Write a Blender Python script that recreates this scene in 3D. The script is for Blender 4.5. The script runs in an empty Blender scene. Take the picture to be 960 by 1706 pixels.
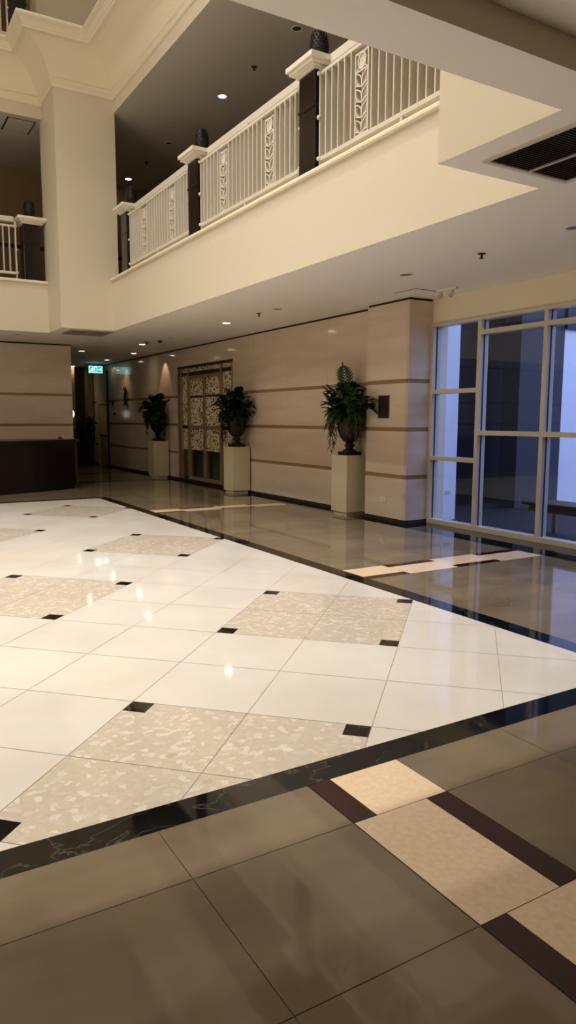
import bpy, bmesh, math, random
from mathutils import Vector, Matrix
PI = math.pi
S = bpy.context.scene
COL = S.collection
random.seed(7)

# ------------------------------------------------------------------ materials
def lin(h):
    h = h.lstrip('#'); r = []
    for i in (0, 2, 4):
        c = int(h[i:i+2], 16)/255
        r.append(c/12.92 if c <= .04045 else ((c+.055)/1.055)**2.4)
    return (*r, 1)

def mat(name, col, rough=.5, metal=0, spec=.5, coat=0, emit=None, es=0):
    m = bpy.data.materials.new(name); m.use_nodes = True
    b = m.node_tree.nodes['Principled BSDF']
    b.inputs['Base Color'].default_value = lin(col) if isinstance(col, str) else (*col, 1)
    b.inputs['Roughness'].default_value = rough
    b.inputs['Metallic'].default_value = metal
    b.inputs['Specular IOR Level'].default_value = spec
    b.inputs['Coat Weight'].default_value = coat
    b.inputs['Coat Roughness'].default_value = .05
    if emit:
        b.inputs['Emission Color'].default_value = (*emit, 1)
        b.inputs['Emission Strength'].default_value = es
    return m

def noisy(m, c1, c2, scale=4, detail=4, stretch=(1, 1, 1), lo=.35, hi=.65, kind='noise', distort=0):
    """mix two colours of the stone itself by a procedural texture"""
    nt = m.node_tree; n = nt.nodes; L = nt.links
    tc = n.new('ShaderNodeTexCoord'); mp = n.new('ShaderNodeMapping')
    mp.inputs['Scale'].default_value = stretch
    L.new(tc.outputs['Object'], mp.inputs['Vector'])
    tx = n.new('ShaderNodeTexNoise'); tx.inputs['Scale'].default_value = scale
    tx.inputs['Detail'].default_value = detail; tx.inputs['Distortion'].default_value = distort
    L.new(mp.outputs['Vector'], tx.inputs['Vector'])
    cr = n.new('ShaderNodeValToRGB')
    cr.color_ramp.elements[0].position = lo; cr.color_ramp.elements[1].position = hi
    cr.color_ramp.elements[0].color = lin(c1); cr.color_ramp.elements[1].color = lin(c2)
    L.new(tx.outputs['Fac'], cr.inputs['Fac'])
    L.new(cr.outputs['Color'], n['Principled BSDF'].inputs['Base Color'])
    return m

def terrazzo(name):
    m = mat(name, '#c4b49c', .07); nt = m.node_tree; n = nt.nodes; L = nt.links
    tc = n.new('ShaderNodeTexCoord')
    ns = n.new('ShaderNodeTexNoise'); ns.inputs['Scale'].default_value = 7; ns.inputs['Detail'].default_value = 5
    L.new(tc.outputs['Object'], ns.inputs['Vector'])
    add = n.new('ShaderNodeMixRGB'); add.blend_type = 'ADD'; add.inputs['Fac'].default_value = .12
    L.new(tc.outputs['Object'], add.inputs['Color1']); L.new(ns.outputs['Color'], add.inputs['Color2'])
    def vor(scale):
        v = n.new('ShaderNodeTexVoronoi'); v.inputs['Scale'].default_value = scale
        L.new(add.outputs['Color'], v.inputs['Vector']); return v
    v1 = vor(34); v2 = vor(13)
    c1 = n.new('ShaderNodeValToRGB'); e = c1.color_ramp.elements
    e[0].color = lin('#cfc2b0'); e[1].color = lin('#e6dccf'); e[0].position = .2; e[1].position = .95
    for p, c in ((.45, '#d5c9b8'), (.6, '#d1c3ad'), (.8, '#d9cdbc')):
        q = e.new(p); q.color = lin(c)
    sp = n.new('ShaderNodeSeparateColor'); L.new(v1.outputs['Color'], sp.inputs['Color']); L.new(sp.outputs['Red'], c1.inputs['Fac'])
    sp2 = n.new('ShaderNodeSeparateColor'); L.new(v2.outputs['Color'], sp2.inputs['Color'])
    gt = n.new('ShaderNodeMath'); gt.operation = 'GREATER_THAN'; gt.inputs[1].default_value = .92
    L.new(sp2.outputs['Green'], gt.inputs[0])
    dl = n.new('ShaderNodeMath'); dl.operation = 'LESS_THAN'; dl.inputs[1].default_value = .34
    L.new(v2.outputs['Distance'], dl.inputs[0])
    mu = n.new('ShaderNodeMath'); mu.operation = 'MULTIPLY'; L.new(gt.outputs[0], mu.inputs[0]); L.new(dl.outputs[0], mu.inputs[1])
    chip = n.new('ShaderNodeValToRGB'); chip.color_ramp.elements[0].color = lin('#c6b79e'); chip.color_ramp.elements[1].color = lin('#ebe3d6')
    L.new(sp2.outputs['Blue'], chip.inputs['Fac'])
    mx = n.new('ShaderNodeMixRGB'); L.new(mu.outputs[0], mx.inputs['Fac']); L.new(c1.outputs['Color'], mx.inputs['Color1']); L.new(chip.outputs['Color'], mx.inputs['Color2'])
    L.new(mx.outputs['Color'], n['Principled BSDF'].inputs['Base Color'])
    return m

def veined(name, base, vein, rough=.05, scale=2.2, width=.018):
    m = mat(name, base, rough); nt = m.node_tree; n = nt.nodes; L = nt.links
    tc = n.new('ShaderNodeTexCoord')
    ns = n.new('ShaderNodeTexNoise'); ns.inputs['Scale'].default_value = scale; ns.inputs['Detail'].default_value = 6; ns.inputs['Distortion'].default_value = .6
    L.new(tc.outputs['Object'], ns.inputs['Vector'])
    s = n.new('ShaderNodeMath'); s.operation = 'SUBTRACT'; s.inputs[1].default_value = .5; L.new(ns.outputs['Fac'], s.inputs[0])
    a = n.new('ShaderNodeMath'); a.operation = 'ABSOLUTE'; L.new(s.outputs[0], a.inputs[0])
    cr = n.new('ShaderNodeValToRGB'); cr.color_ramp.elements[0].color = lin(vein); cr.color_ramp.elements[1].color = lin(base)
    cr.color_ramp.elements[0].position = 0; cr.color_ramp.elements[1].position = width
    L.new(a.outputs[0], cr.inputs['Fac']); L.new(cr.outputs['Color'], n['Principled BSDF'].inputs['Base Color'])
    return m

def thin_glass(name, tint, lattice=False):
    m = bpy.data.materials.new(name); m.use_nodes = True; nt = m.node_tree; n = nt.nodes; L = nt.links
    n.clear(); out = n.new('ShaderNodeOutputMaterial')
    tr = n.new('ShaderNodeBsdfTransparent'); tr.inputs['Color'].default_value = (*tint, 1)
    gl = n.new('ShaderNodeBsdfGlossy'); gl.inputs['Roughness'].default_value = .01
    fr = n.new('ShaderNodeFresnel'); ge = n.new('ShaderNodeNewGeometry')     # same Fresnel on both faces of the pane
    ma = n.new('ShaderNodeMath'); ma.operation = 'MULTIPLY_ADD'; ma.inputs[1].default_value = 1/1.38-1.38; ma.inputs[2].default_value = 1.38
    L.new(ge.outputs['Backfacing'], ma.inputs[0]); L.new(ma.outputs[0], fr.inputs['IOR'])
    mx = n.new('ShaderNodeMixShader'); L.new(fr.outputs[0], mx.inputs[0]); L.new(tr.outputs[0], mx.inputs[1]); L.new(gl.outputs[0], mx.inputs[2])
    last = mx
    if lattice:   # frosted film with an arabesque of clear holes
        tc = n.new('ShaderNodeTexCoord'); v = n.new('ShaderNodeTexVoronoi'); v.feature = 'F1'; v.inputs['Scale'].default_value = 17
        v.inputs['Randomness'].default_value = .75
        L.new(tc.outputs['Object'], v.inputs['Vector'])
        lt = n.new('ShaderNodeMath'); lt.operation = 'GREATER_THAN'; lt.inputs[1].default_value = .44; L.new(v.outputs['Distance'], lt.inputs[0])
        df = n.new('ShaderNodeBsdfPrincipled'); df.inputs['Base Color'].default_value = lin('#ead9b6'); df.inputs['Roughness'].default_value = .35
        m2 = n.new('ShaderNodeMixShader'); L.new(lt.outputs[0], m2.inputs[0]); L.new(df.outputs[0], m2.inputs[2]); L.new(mx.outputs[0], m2.inputs[1]); last = m2
    L.new(last.outputs[0], out.inputs['Surface'])
    return m

M = {}
M['marble'] = noisy(mat('white_marble', '#e6dfd4', .06), '#dfd7cb', '#ebe5db', 1.2, 6, lo=.3, hi=.7)
M['terrazzo'] = terrazzo('shell_terrazzo')
M['black'] = veined('black_marble', '#07070a', '#4a463f', width=.007)
M['greytile'] = noisy(mat('grey_stone_tile', '#7e705b', .05), '#6f614d', '#8b7c66', .9, 5, (1, 2.2, 1), .3, .7)
M['redgranite'] = noisy(mat('red_granite', '#3a1009', .06), '#200704', '#3f1009', 40, 5, (1, .35, 1))
M['peach'] = noisy(mat('peach_marble', '#f5dab6', .07), '#f0d3ad', '#f8dfbe', 38, 5)
M['grout'] = mat('grout', '#4e463b', .8)
M['groutlight'] = mat('pale_grout', '#a89a86', .8)
M['paint'] = mat('cream_paint', '#d8cdb6', .55, spec=.3)
M['header'] = mat('brightened_cream_paint', '#efe4c8', .6, spec=.3)  # cream paint made lighter to make up for weak light on header and cove
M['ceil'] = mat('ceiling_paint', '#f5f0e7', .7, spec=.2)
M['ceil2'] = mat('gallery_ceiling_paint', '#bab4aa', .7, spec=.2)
M['trim'] = mat('cream_trim', '#ebe0c6', .45)
M['stone'] = noisy(mat('travertine_wall', '#ddcab4', .11), '#d6c2aa', '#e2d0bc', 1.5, 6, (1, .5, 4), .3, .7)
M['band'] = mat('brown_stone_band', '#9c8058', .25)
M['dark_line'] = mat('shadow_gap', '#2c2115', .8)
M['dwood'] = noisy(mat('dark_wood', '#180c0a', .25), '#120807', '#1d0f0c', 6, 4, (1, 1, .15))
M['white'] = mat('white_lacquer', '#e8e0d0', .35)
M['rail'] = mat('railing_enamel', '#d8cfbf', .4)
M['cone'] = mat('dark_carved_wood', '#150c09', .5)
M['ped'] = mat('pedestal_laminate', '#d6c8a8', .4)
M['urn'] = mat('bronze_urn', '#22160e', .38, metal=.25)
M['leaf'] = noisy(mat('leaf_green', '#1d3a14', .5), '#16300f', '#2b4f1c', 9, 3)
M['leafd'] = noisy(mat('leaf_dark', '#122411', .5), '#0d1a0c', '#1b3317', 9, 3)
M['fern'] = noisy(mat('hanging_fern', '#4a5220', .6), '#3c4519', '#6a6a30', 9, 3)
M['flower'] = mat('pale_flower', '#d9c0c4', .6)
M['alu'] = mat('aluminium_frame', '#d6ccba', .35, metal=.1)
M['gasket'] = mat('black_gasket', '#0c0d1c', .6)
M['glass'] = thin_glass('window_glass', (.80, .84, .92))
M['lattice'] = thin_glass('lattice_film_glass', (.7, .7, .68), True)
M['bronze'] = mat('bronze_frame', '#a58e70', .35, metal=.4)
M['dbronze'] = mat('dark_bronze', '#3a2a1a', .4, metal=.4)
M['chrome'] = mat('chrome', '#d8d8d8', .15, metal=1)
M['plastic'] = mat('white_plastic', '#e4ddd0', .4)
M['dplastic'] = mat('dark_plastic', '#1c1815', .45)
M['lens_on'] = mat('lit_lens', '#fff4e0', .4, emit=(1, .86, .64), es=26)
M['lens_off'] = mat('unlit_lens', '#3c332a', .3)
M['grille'] = mat('grille_slat', '#c4b9ab', .45, metal=.1)
M['grille_hole'] = mat('grille_void', '#0a0808', .9)
M['sign_green'] = mat('exit_green', '#0a8f86', .4, emit=(.02, .55, .55), es=1.0)
M['sign_white'] = mat('exit_white', '#ffffff', .4, emit=(.8, 1, 1), es=2.2)
M['desk'] = noisy(mat('reception_wood', '#0e0605', .25), '#0a0404', '#130807', 5, 4, (1, 1, .2))
M['desk_red'] = mat('desk_mahogany', '#1a0806', .3)
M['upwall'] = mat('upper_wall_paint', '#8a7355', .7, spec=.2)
M['extw'] = mat('terrace_white_render', '#f4f4f4', .8)
M['extd'] = mat('terrace_shaded_wall', '#0f0f15', .6)  # dark base colour stands in for shade under an overhang
M['extg'] = mat('terrace_grey_render', '#3d3f40', .8)
M['extfloor'] = mat('terrace_floor', '#0b0b0d', .7)
M['bench'] = mat('bench_timber', '#2c100d', .45)
M['benchleg'] = mat('bench_leg', '#8f7f63', .5)
M['lampglass'] = mat('lamp_globe', '#fff6e6', .4, emit=(1, .9, .75), es=1.3)
M['lightwood'] = mat('pale_door_veneer', '#dcc492', .4)
M['plaque'] = mat('plaque_metal', '#5a4a38', .35, metal=.3)
M['figure'] = mat('carved_bronze_figure', '#2c1a0e', .45)
M['curtain'] = mat('upper_curtain', '#4a3421', .9)
M['atrium_lens'] = mat('atrium_lens', '#fff4e0', .4, emit=(1, .93, .82), es=30)

# ------------------------------------------------------------------ mesh helpers
def box(bm, x0, x1, y0, y1, z0, z1, mi=0):
    v = [bm.verts.new(p) for p in ((x0,y0,z0),(x1,y0,z0),(x1,y1,z0),(x0,y1,z0),(x0,y0,z1),(x1,y0,z1),(x1,y1,z1),(x0,y1,z1))]
    for f in ((3,2,1,0),(4,5,6,7),(0,1,5,4),(1,2,6,5),(2,3,7,6),(3,0,4,7)):
        bm.faces.new([v[i] for i in f]).material_index = mi

def poly(bm, pts, z, mi=0):
    f = bm.faces.new([bm.verts.new((p[0], p[1], z)) for p in pts]); f.material_index = mi
    if f.calc_area() and f.normal.z < 0: f.normal_flip()
    f.normal_update()
    if f.normal.z < 0: f.normal_flip()
    return f

def lathe(bm, prof, seg=24, cx=0, cy=0, mi=0, ribs=0, rib=0):
    rings = []
    for r, z in prof:
        rg = []
        for i in range(seg):
            a = 2*PI*i/seg; k = 1 + (rib*math.cos(ribs*a) if ribs else 0)
            rg.append(bm.verts.new((cx+r*k*math.cos(a), cy+r*k*math.sin(a), z)))
        rings.append(rg)
    for a, b in zip(rings, rings[1:]):
        for i in range(seg):
            f = bm.faces.new((a[i], a[(i+1) % seg], b[(i+1) % seg], b[i])); f.material_index = mi; f.smooth = True
    bm.faces.new(rings[0][::-1]).material_index = mi
    bm.faces.new(rings[-1]).material_index = mi

def tube(bm, pts, r, seg=8, mi=0, r2=None):
    pts = [Vector(p) for p in pts]; rings = []
    for k, p in enumerate(pts):
        d = (pts[min(k+1, len(pts)-1)]-pts[max(k-1, 0)]).normalized()
        u = d.cross(Vector((0, 0, 1)) if abs(d.z) < .9 else Vector((1, 0, 0))).normalized(); w = d.cross(u)
        rr = r if r2 is None else r+(r2-r)*k/max(1, len(pts)-1)
        rings.append([bm.verts.new(p+u*rr*math.cos(2*PI*i/seg)+w*rr*math.sin(2*PI*i/seg)) for i in range(seg)])
    for a, b in zip(rings, rings[1:]):
        for i in range(seg):
            f = bm.faces.new((a[i], a[(i+1) % seg], b[(i+1) % seg], b[i])); f.smooth = True; f.material_index = mi
    bm.faces.new(rings[0][::-1]).material_index = mi; bm.faces.new(rings[-1]).material_index = mi

def ribbon(bm, pts, w, d0, d1):
    """flat bar of width w following points (x,z), thickness d0..d1 in y"""
    n = len(pts); P = [Vector(p) for p in pts]; A = []; B = []
    for i in range(n):
        t = (P[min(i+1, n-1)]-P[max(i-1, 0)]).normalized(); nr = Vector((-t.y, t.x))*w/2
        A.append(P[i]+nr); B.append(P[i]-nr)
    V = [[bm.verts.new((q.x, d, q.y)) for q in arr] for arr, d in ((A, d0), (B, d0), (B, d1), (A, d1))]
    for i in range(n-1):
        for j in range(4):
            a, b = V[j], V[(j+1) % 4]
            bm.faces.new((a[i], a[i+1], b[i+1], b[i]))
    bm.faces.new([V[j][0] for j in range(4)]); bm.faces.new([V[j][-1] for j in range(3, -1, -1)])

def newbm(): return bmesh.new()

def obj(name, bm, mats, parent=None, loc=None, bevel=0, smooth=False):
    bmesh.ops.recalc_face_normals(bm, faces=bm.faces[:])
    me = bpy.data.meshes.new(name); bm.to_mesh(me); bm.free()
    for m in (mats if isinstance(mats, (list, tuple)) else [mats]): me.materials.append(M[m])
    o = bpy.data.objects.new(name, me); COL.objects.link(o)
    if parent: o.parent = parent
    if loc: o.location = loc
    if bevel:
        md = o.modifiers.new('bevel', 'BEVEL'); md.width = bevel; md.segments = 2; md.limit_method = 'ANGLE'
    return o

def tag(o, label=None, cat=None, group=None, kind=None):
    if label: o['label'] = label
    if cat: o['category'] = cat
    if group: o['group'] = group
    if kind: o['kind'] = kind
    return o

def empty(name, loc=(0, 0, 0), rz=0, **k):
    o = bpy.data.objects.new(name, None); COL.objects.link(o); o.location = loc; o.rotation_euler = (0, 0, rz)
    o.empty_display_size = .1
    return tag(o, **k)

def copy_thing(root, loc, rz=None, label=None):
    r = root.copy(); COL.objects.link(r); r.location = loc
    if rz is not None: r.rotation_euler = (0, 0, rz)
    if label: r['label'] = label
    for ch in list(root.children):
        c = ch.copy(); COL.objects.link(c); c.parent = r
        for g in list(ch.children):
            d = g.copy(); COL.objects.link(d); d.parent = c
    return r

def structure(name, bm, mats, parent=None, label=None, cat=None):
    o = obj(name, bm, mats, parent)
    if parent is None:
        o['kind'] = 'structure'
        if label: o['label'] = label
        if cat: o['category'] = cat
    return o

# ------------------------------------------------------------------ camera
f_px, pitch, roll, yaw = 1204.6047, .12709696, .00297697, .5386798
H = 1.55
fw = Vector((math.sin(yaw)*math.cos(pitch), math.cos(yaw)*math.cos(pitch), -math.sin(pitch)))
rt = Vector((math.cos(yaw), -math.sin(yaw), 0)); up = rt.cross(fw)
r2 = rt*math.cos(roll)+up*math.sin(roll); u2 = up*math.cos(roll)-rt*math.sin(roll)
cd = bpy.data.cameras.new('camera'); cam = bpy.data.objects.new('camera', cd); COL.objects.link(cam)
cam.matrix_world = Matrix(((r2.x, u2.x, -fw.x, 0), (r2.y, u2.y, -fw.y, 0), (r2.z, u2.z, -fw.z, H), (0, 0, 0, 1)))
cd.sensor_fit = 'VERTICAL'; cd.sensor_height = 24; cd.lens = f_px/1706*24; cd.clip_start = .05
S.camera = cam

# ------------------------------------------------------------------ main dimensions
ZC, ZL, Z2, ZB3 = 3.31, 4.33, 7.45, 7.69     # ground ceiling, balcony ledge, first-floor ceiling, top of the band above
XW, XP, XG = 7.17, 7.0, 7.47                 # stone wall, pilaster, glazing
XL, XR, YN, YF = -9.0, 8.0, -5.0, 25.3       # outer shell
OX0, OX1, OY0, OY1, NT = -6.0, 4.62, 2.97, 15.62, 1.03   # atrium opening and corner notch

# ------------------------------------------------------------------ floor
def clip(pts, x0, x1, y0, y1):
    def half(P, ins, inter):
        out = []
        for i in range(len(P)):
            a, b = P[i], P[(i+1) % len(P)]
            if ins(a):
                out.append(a)
                if not ins(b): out.append(inter(a, b))
            elif ins(b): out.append(inter(a, b))
        return out
    def ix(c): return lambda a, b: (c, a[1]+(b[1]-a[1])*(c-a[0])/(b[0]-a[0]))
    def iy(c): return lambda a, b: (a[0]+(b[0]-a[0])*(c-a[1])/(b[1]-a[1]), c)
    for ins, it in ((lambda p: p[0] >= x0, ix(x0)), (lambda p: p[0] <= x1, ix(x1)), (lambda p: p[1] >= y0, iy(y0)), (lambda p: p[1] <= y1, iy(y1))):
        pts = half(pts, ins, it)
        if len(pts) < 3: return []
    return pts

FM = ['grout', 'marble', 'terrazzo', 'black', 'greytile', 'redgranite', 'peach', 'groutlight']
fb = newbm()
FX1, FX0, FY0, FY1 = 4.08, -5.46, 2.622, 14.1     # white field
BX1, BX0, BY0, BY1 = 4.26, -5.64, 2.455, 14.27    # outside of the black border
box(fb, XL, 7.6, YN, YF, -.3, -.003, 0)
poly(fb, [(FX0, FY0), (FX1, FY0), (FX1, FY1), (FX0, FY1)], -.0015, 7)
# diagonal field
TU, TV = .676, .6625; uc, vc = 5.541, 2.429; g = .0022
R2 = math.sqrt(.5)
def uv2xy(u, v): return ((u-v)*R2, (u+v)*R2)
for i in range(-22, 22):
    for j in range(-22, 22):
        u0 = uc-TU+i*TU; v0 = vc-TV-4*TV+2*TV+j*TV
        # panels: two tiles by two tiles, repeating every four
        u1, v1 = u0+TU, v0+TV
        iu = math.floor((u0-(uc-TU))/TU+.5) % 4
        jv = math.floor((v0-(1.104-TV))/TV+.5) % 4
        pts = [uv2xy(u0+g, v0+g), uv2xy(u1-g, v0+g), uv2xy(u1-g, v1-g), uv2xy(u0+g, v1-g)]
        pts = clip(pts, FX0, FX1, FY0, FY1)
        if not pts: continue
        terr = iu in (0, 1) and jv in (0, 1)
        poly(fb, pts, 0, 2 if terr else 1)
        if terr:
            q = .128
            ua = (u0+g, u0+g+q) if iu == 0 else (u1-g-q, u1-g)
            va = (v0+g, v0+g+q) if jv == 0 else (v1-g-q, v1-g)
            pts = clip([uv2xy(ua[0], va[0]), uv2xy(ua[1], va[0]), uv2xy(ua[1], va[1]), uv2xy(ua[0], va[1])], FX0, FX1, FY0, FY1)
            if pts: poly(fb, pts, .0006, 3)
def rect(x0, x1, y0, y1, mi, gg=.0015):
    if x1-x0 > 2*gg and y1-y0 > 2*gg: poly(fb, [(x0+gg, y0+gg), (x1-gg, y0+gg), (x1-gg, y1-gg), (x0+gg, y1-gg)], 0, mi)
def cuts(a, b, c0, st):
    k = math.ceil((a-c0)/st+1e-6); r = [a]
    while c0+k*st < b-1e-6: r.append(c0+k*st); k += 1
    return r+[b]
def grid(x0, x1, y0, y1, xs, ys, mi):
    X = cuts(x0, x1, *xs); Y = cuts(y0, y1, *ys)
    for a, b in zip(X, X[1:]):
        for c, d in zip(Y, Y[1:]): rect(a, b, c, d, mi)
# black border, in lengths like the slabs it is laid from
for a, b in zip(cuts(BX0, BX1, .895, .672*2), cuts(BX0, BX1, .895, .672*2)[1:]):
    rect(a, b, BY0, FY0, 3, .0006); rect(a, b, FY1, BY1, 3, .0006)
for a, b in zip(cuts(FY0, FY1, 2.622, 1.33), cuts(FY0, FY1, 2.622, 1.33)[1:]):
    rect(FX1, BX1, a, b, 3, .0006); rect(BX0, FX0, a, b, 3, .0006)
# near grey floor with its peach and red inlay
SX0, SX1, SR = 1.57, 2.05, .112
ys = [2.455, 2.12, 1.457, .79, .125, -.54, -1.2, -1.87, YN]
for k, (yt, yb) in enumerate(zip(ys, ys[1:])):
    if k % 2 == 0: rect(SX0, SX0+SR, yb, yt, 5); rect(SX0+SR, SX1, yb, yt, 6)
    else: rect(SX0, SX1-SR, yb, yt, 6); rect(SX1-SR, SX1, yb, yt, 5)
    for a, b in zip(cuts(XL, SX0, .895, .672), cuts(XL, SX0, .895, .672)[1:]): rect(a, b, yb, yt, 4)
    for a, b in zip(cuts(SX1, 6.76, SX1+.667, .667), cuts(SX1, 6.76, SX1+.667, .667)[1:]): rect(a, b, yb, yt, 4)
# side aisle with cross strips
def strip(y0, y1):
    xs = [BX1, 4.78, 5.44, 6.10, 6.76]
    for k, (a, b) in enumerate(zip(xs, xs[1:])):
        if k % 2 == 0: rect(a, b, y0, y0+.11, 5); rect(a, b, y0+.11, y1, 6)
        else: rect(a, b, y1-.11, y1, 5); rect(a, b, y0, y1-.11, 6)
strip(5.56, 6.03); strip(11.33, 11.76)
for y0, y1, c in ((BY0, 5.56, 5.56), (6.03, 11.33, 6.03), (11.76, BY1, 11.76)):
    grid(BX1, 6.76, y0, y1, (4.78, .66), (c, .665), 4)
rect(6.76, 7.6, YN, 17.8, 3, .0006)
# far end of the hall and the passage beyond
grid(BX1, 6.76, BY1, 17.7, (4.78, .66), (BY1, .665), 4)
grid(XL, BX1, BY1, 17.7, (4.78, .66), (BY1, .665), 4)
for y0, y1 in ((17.7, 17.98), (20.5, 20.75), (23.4, 23.65)): rect(XL, 6.76, y0, y1, 3, .0006)
for y0, y1 in ((17.98, 20.5), (20.75, 23.4), (23.65, YF)): grid(XL, 6.76, y0, y1, (4.78, .66), (y0, .665), 4)
rect(6.76, 7.6, 17.8, YF, 3, .0006)
grid(XL, BX0, BY0, BY1, (-6, .66), (2.455, .665), 4)
structure('floor', fb, FM, label='polished lobby floor with white marble field, shell panels and black border', cat='floor')

# ------------------------------------------------------------------ ground ceiling slab with the atrium opening
def ring_rects(x0, x1, y0, y1, nt, X0, X1, Y0, Y1, ny=None):
    ny = ny or nt
    return [(X0, X1, Y0, y0), (X0, X1, y1, Y1),
            (X0, x0+nt, y0, y0+ny), (x1-nt, X1, y0, y0+ny),
            (X0, x0, y0+ny, y1-ny), (x1, X1, y0+ny, y1-ny),
            (X0, x0+nt, y1-ny, y1), (x1-nt, X1, y1-ny, y1)]
sb = newbm()
CX0, CX1, CY0, CY1, CZ = -4.9, 3.5, -3.0, 2.625, 3.47     # coffer over the camera
for a in ring_rects(OX0, OX1, OY0, OY1, NT, XL, XR, YN, YF)[1:]:
    x1 = a[1]
    box(sb, a[0], x1, a[2], a[3], ZC, ZL-.05, 0)
for a in ((XL, CX0, YN, OY0), (CX1, XR, YN, OY0), (CX0, CX1, YN, CY0), (CX0, CX1, CY1, OY0)):
    box(sb, *a, ZC, ZL-.05, 0)
box(sb, CX0, CX1, CY0, CY1, CZ, ZL-.05, 0)
for f in sb.faces:
    f.normal_update()
    c = f.calc_center_median()
    f.material_index = 1 if abs(f.normal.z) > .5 and c.z < 3.6 else 0
structure('ceiling', sb, ['paint', 'ceil'], label='ceiling of the lobby and the cream balcony edge around the atrium', cat='ceiling')

def outline(q, x0=OX0, x1=OX1, y0=OY0, y1=OY1, nt=NT, ny=NT):
    x0, x1, y0, y1 = x0+q, x1-q, y0+q, y1-q
    return [(x0+nt, y0), (x1-nt, y0), (x1-nt, y0+ny), (x1, y0+ny), (x1, y1-ny), (x1-nt, y1-ny), (x1-nt, y1),
            (x0+nt, y1), (x0+nt, y1-ny), (x0, y1-ny), (x0, y0+ny), (x0+nt, y0+ny)]
def sweep(bm, prof, smooth=False, closed=False, **k):
    rings = [[bm.verts.new((x, y, z)) for x, y in outline(q, **k)] for q, z in prof]
    pr = list(zip(rings, rings[1:]))+([(rings[-1], rings[0])] if closed else [])
    for a, b in pr:
        n = len(a)
        for i in range(n):
            f = bm.faces.new((a[i], a[(i+1) % n], b[(i+1) % n], b[i]))
tb = newbm()
prof = [(.03, ZL-.055), (.045, ZL-.045), (.045, ZL-.02), (.03, ZL), (-.9, ZL), (-.9, ZL-.055)]
def extrude_prof(bm, prof, fn0, fn1):
    a = [bm.verts.new(fn0(q, z)) for q, z in prof]; c = [bm.verts.new(fn1(q, z)) for q, z in prof]
    n = len(a)
    for i in range(n): bm.faces.new((a[i], a[(i+1) % n], c[(i+1) % n], c[i]))
    bm.faces.new(a); bm.faces.new(c[::-1])
extrude_prof(tb, prof, lambda q, z: (OX1-q, OY0+NT, z), lambda q, z: (OX1-q, OY1-NT, z))
extrude_prof(tb, prof, lambda q, z: (OX0+NT, OY1-q, z), lambda q, z: (OX1-NT, OY1-q, z))
structure('trim_1', tb, 'trim', label='cream ledge along the top of the balcony edge', cat='trim')

# balcony floor of the first storey, behind the ledge
bb = newbm()
for a in ring_rects(OX0-.9, OX1+.9, OY0-.9, OY1+.9, NT, XL, XR, YN, 18.83): box(bb, *a, ZL-.05, ZL-.02)
structure('floor_upper', bb, 'greytile', label='upper storey floor behind the balustrade', cat='floor')

b = newbm(); box(b, 3.40, 4.85, 15.36, 17, 8.50, 12.4); structure('wall_pier_top', b, 'paint', label='cream pier of the top storey in the upper left corner', cat='pier')
# corner piers of the atrium
def pier(name, x0, x1, y0, y1, lab):
    b = newbm(); box(b, x0, x1, y0, y1, ZL-.05, Z2)
    structure(name, b, 'paint', label=lab, cat='pier')
PX = 4.75
pier('wall_pier_far', OX1-NT, PX, OY1-NT, 15.80, 'square cream pier rising through the storeys behind the reception side')
pier('wall_pier_near', OX1-NT, PX, 2.80, OY0+NT, 'square cream pier at the near end of the balustrade')

# ------------------------------------------------------------------ second storey slab: band, cornice, cove, upper moulding
KW = dict(x0=-6.1, x1=4.73, y0=2.97, y1=15.62, nt=1.14, ny=1.03)
ub = newbm()
for a in ring_rects(-6.1, 4.73, 2.97, 15.62, 1.14, XL, XR, YN, 18.83, 1.03):
    box(ub, *a, Z2, 8.45)
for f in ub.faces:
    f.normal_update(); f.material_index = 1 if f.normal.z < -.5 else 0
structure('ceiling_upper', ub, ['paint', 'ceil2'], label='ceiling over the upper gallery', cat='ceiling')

mb = newbm()
sweep(mb, [(-.05, 7.685), (.02, 7.685), (.035, 7.70), (.04, 7.735), (.055, 7.755), (.075, 7.775), (.085, 7.80), (.085, 7.825), (-.05, 7.825)], closed=True, **KW)
structure('trim_2', mb, 'trim', label='lower cornice moulding at the foot of the cove', cat='trim')
cb = newbm()
cv = []
for i in range(15):
    t = (i/14)**1.5
    cv.append((.05+.57*t, 7.82+.49*(1-(1-t)**2.4)))
sweep(cb, cv, **KW)
for f in cb.faces: f.smooth = False
structure('ceiling_cove', cb, 'header', label='curved cream cove between the two cornices', cat='ceiling')
m2 = newbm()
sweep(m2, [(.55, 8.305), (.635, 8.305), (.645, 8.335), (.66, 8.345), (.665, 8.38), (.70, 8.43), (.755, 8.455), (.77, 8.47), (.77, 8.50), (.755, 8.515), (-.2, 8.515), (-.2, 8.45), (.55, 8.45)], closed=True, **KW)
structure('trim_3', m2, 'trim', label='upper cornice moulding with a rounded ledge', cat='trim')

# upper shell
def wall(name, dims, m, lab):
    b = newbm()
    for d in dims: box(b, *d)
    return structure(name, b, m, label=lab, cat='wall')
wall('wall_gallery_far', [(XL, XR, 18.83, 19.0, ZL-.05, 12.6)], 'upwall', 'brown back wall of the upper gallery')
b = newbm(); box(b, XL, XR, 18.80, 18.83, 5.62, 5.70)
structure('trim_4', b, 'dark_line', label='dark rail line on the gallery back wall', cat='trim')
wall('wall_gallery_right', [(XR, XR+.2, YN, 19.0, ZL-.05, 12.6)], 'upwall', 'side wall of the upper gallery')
wall('wall_gallery_left', [(XL-.2, XL, YN, 25.3, -.3, 12.6)], 'paint', 'left wall of the atrium, out of view')
wall('wall_near', [(XL, XR, YN-.2, YN, -.3, 12.6)], 'paint', 'near wall behind the camera')
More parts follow.
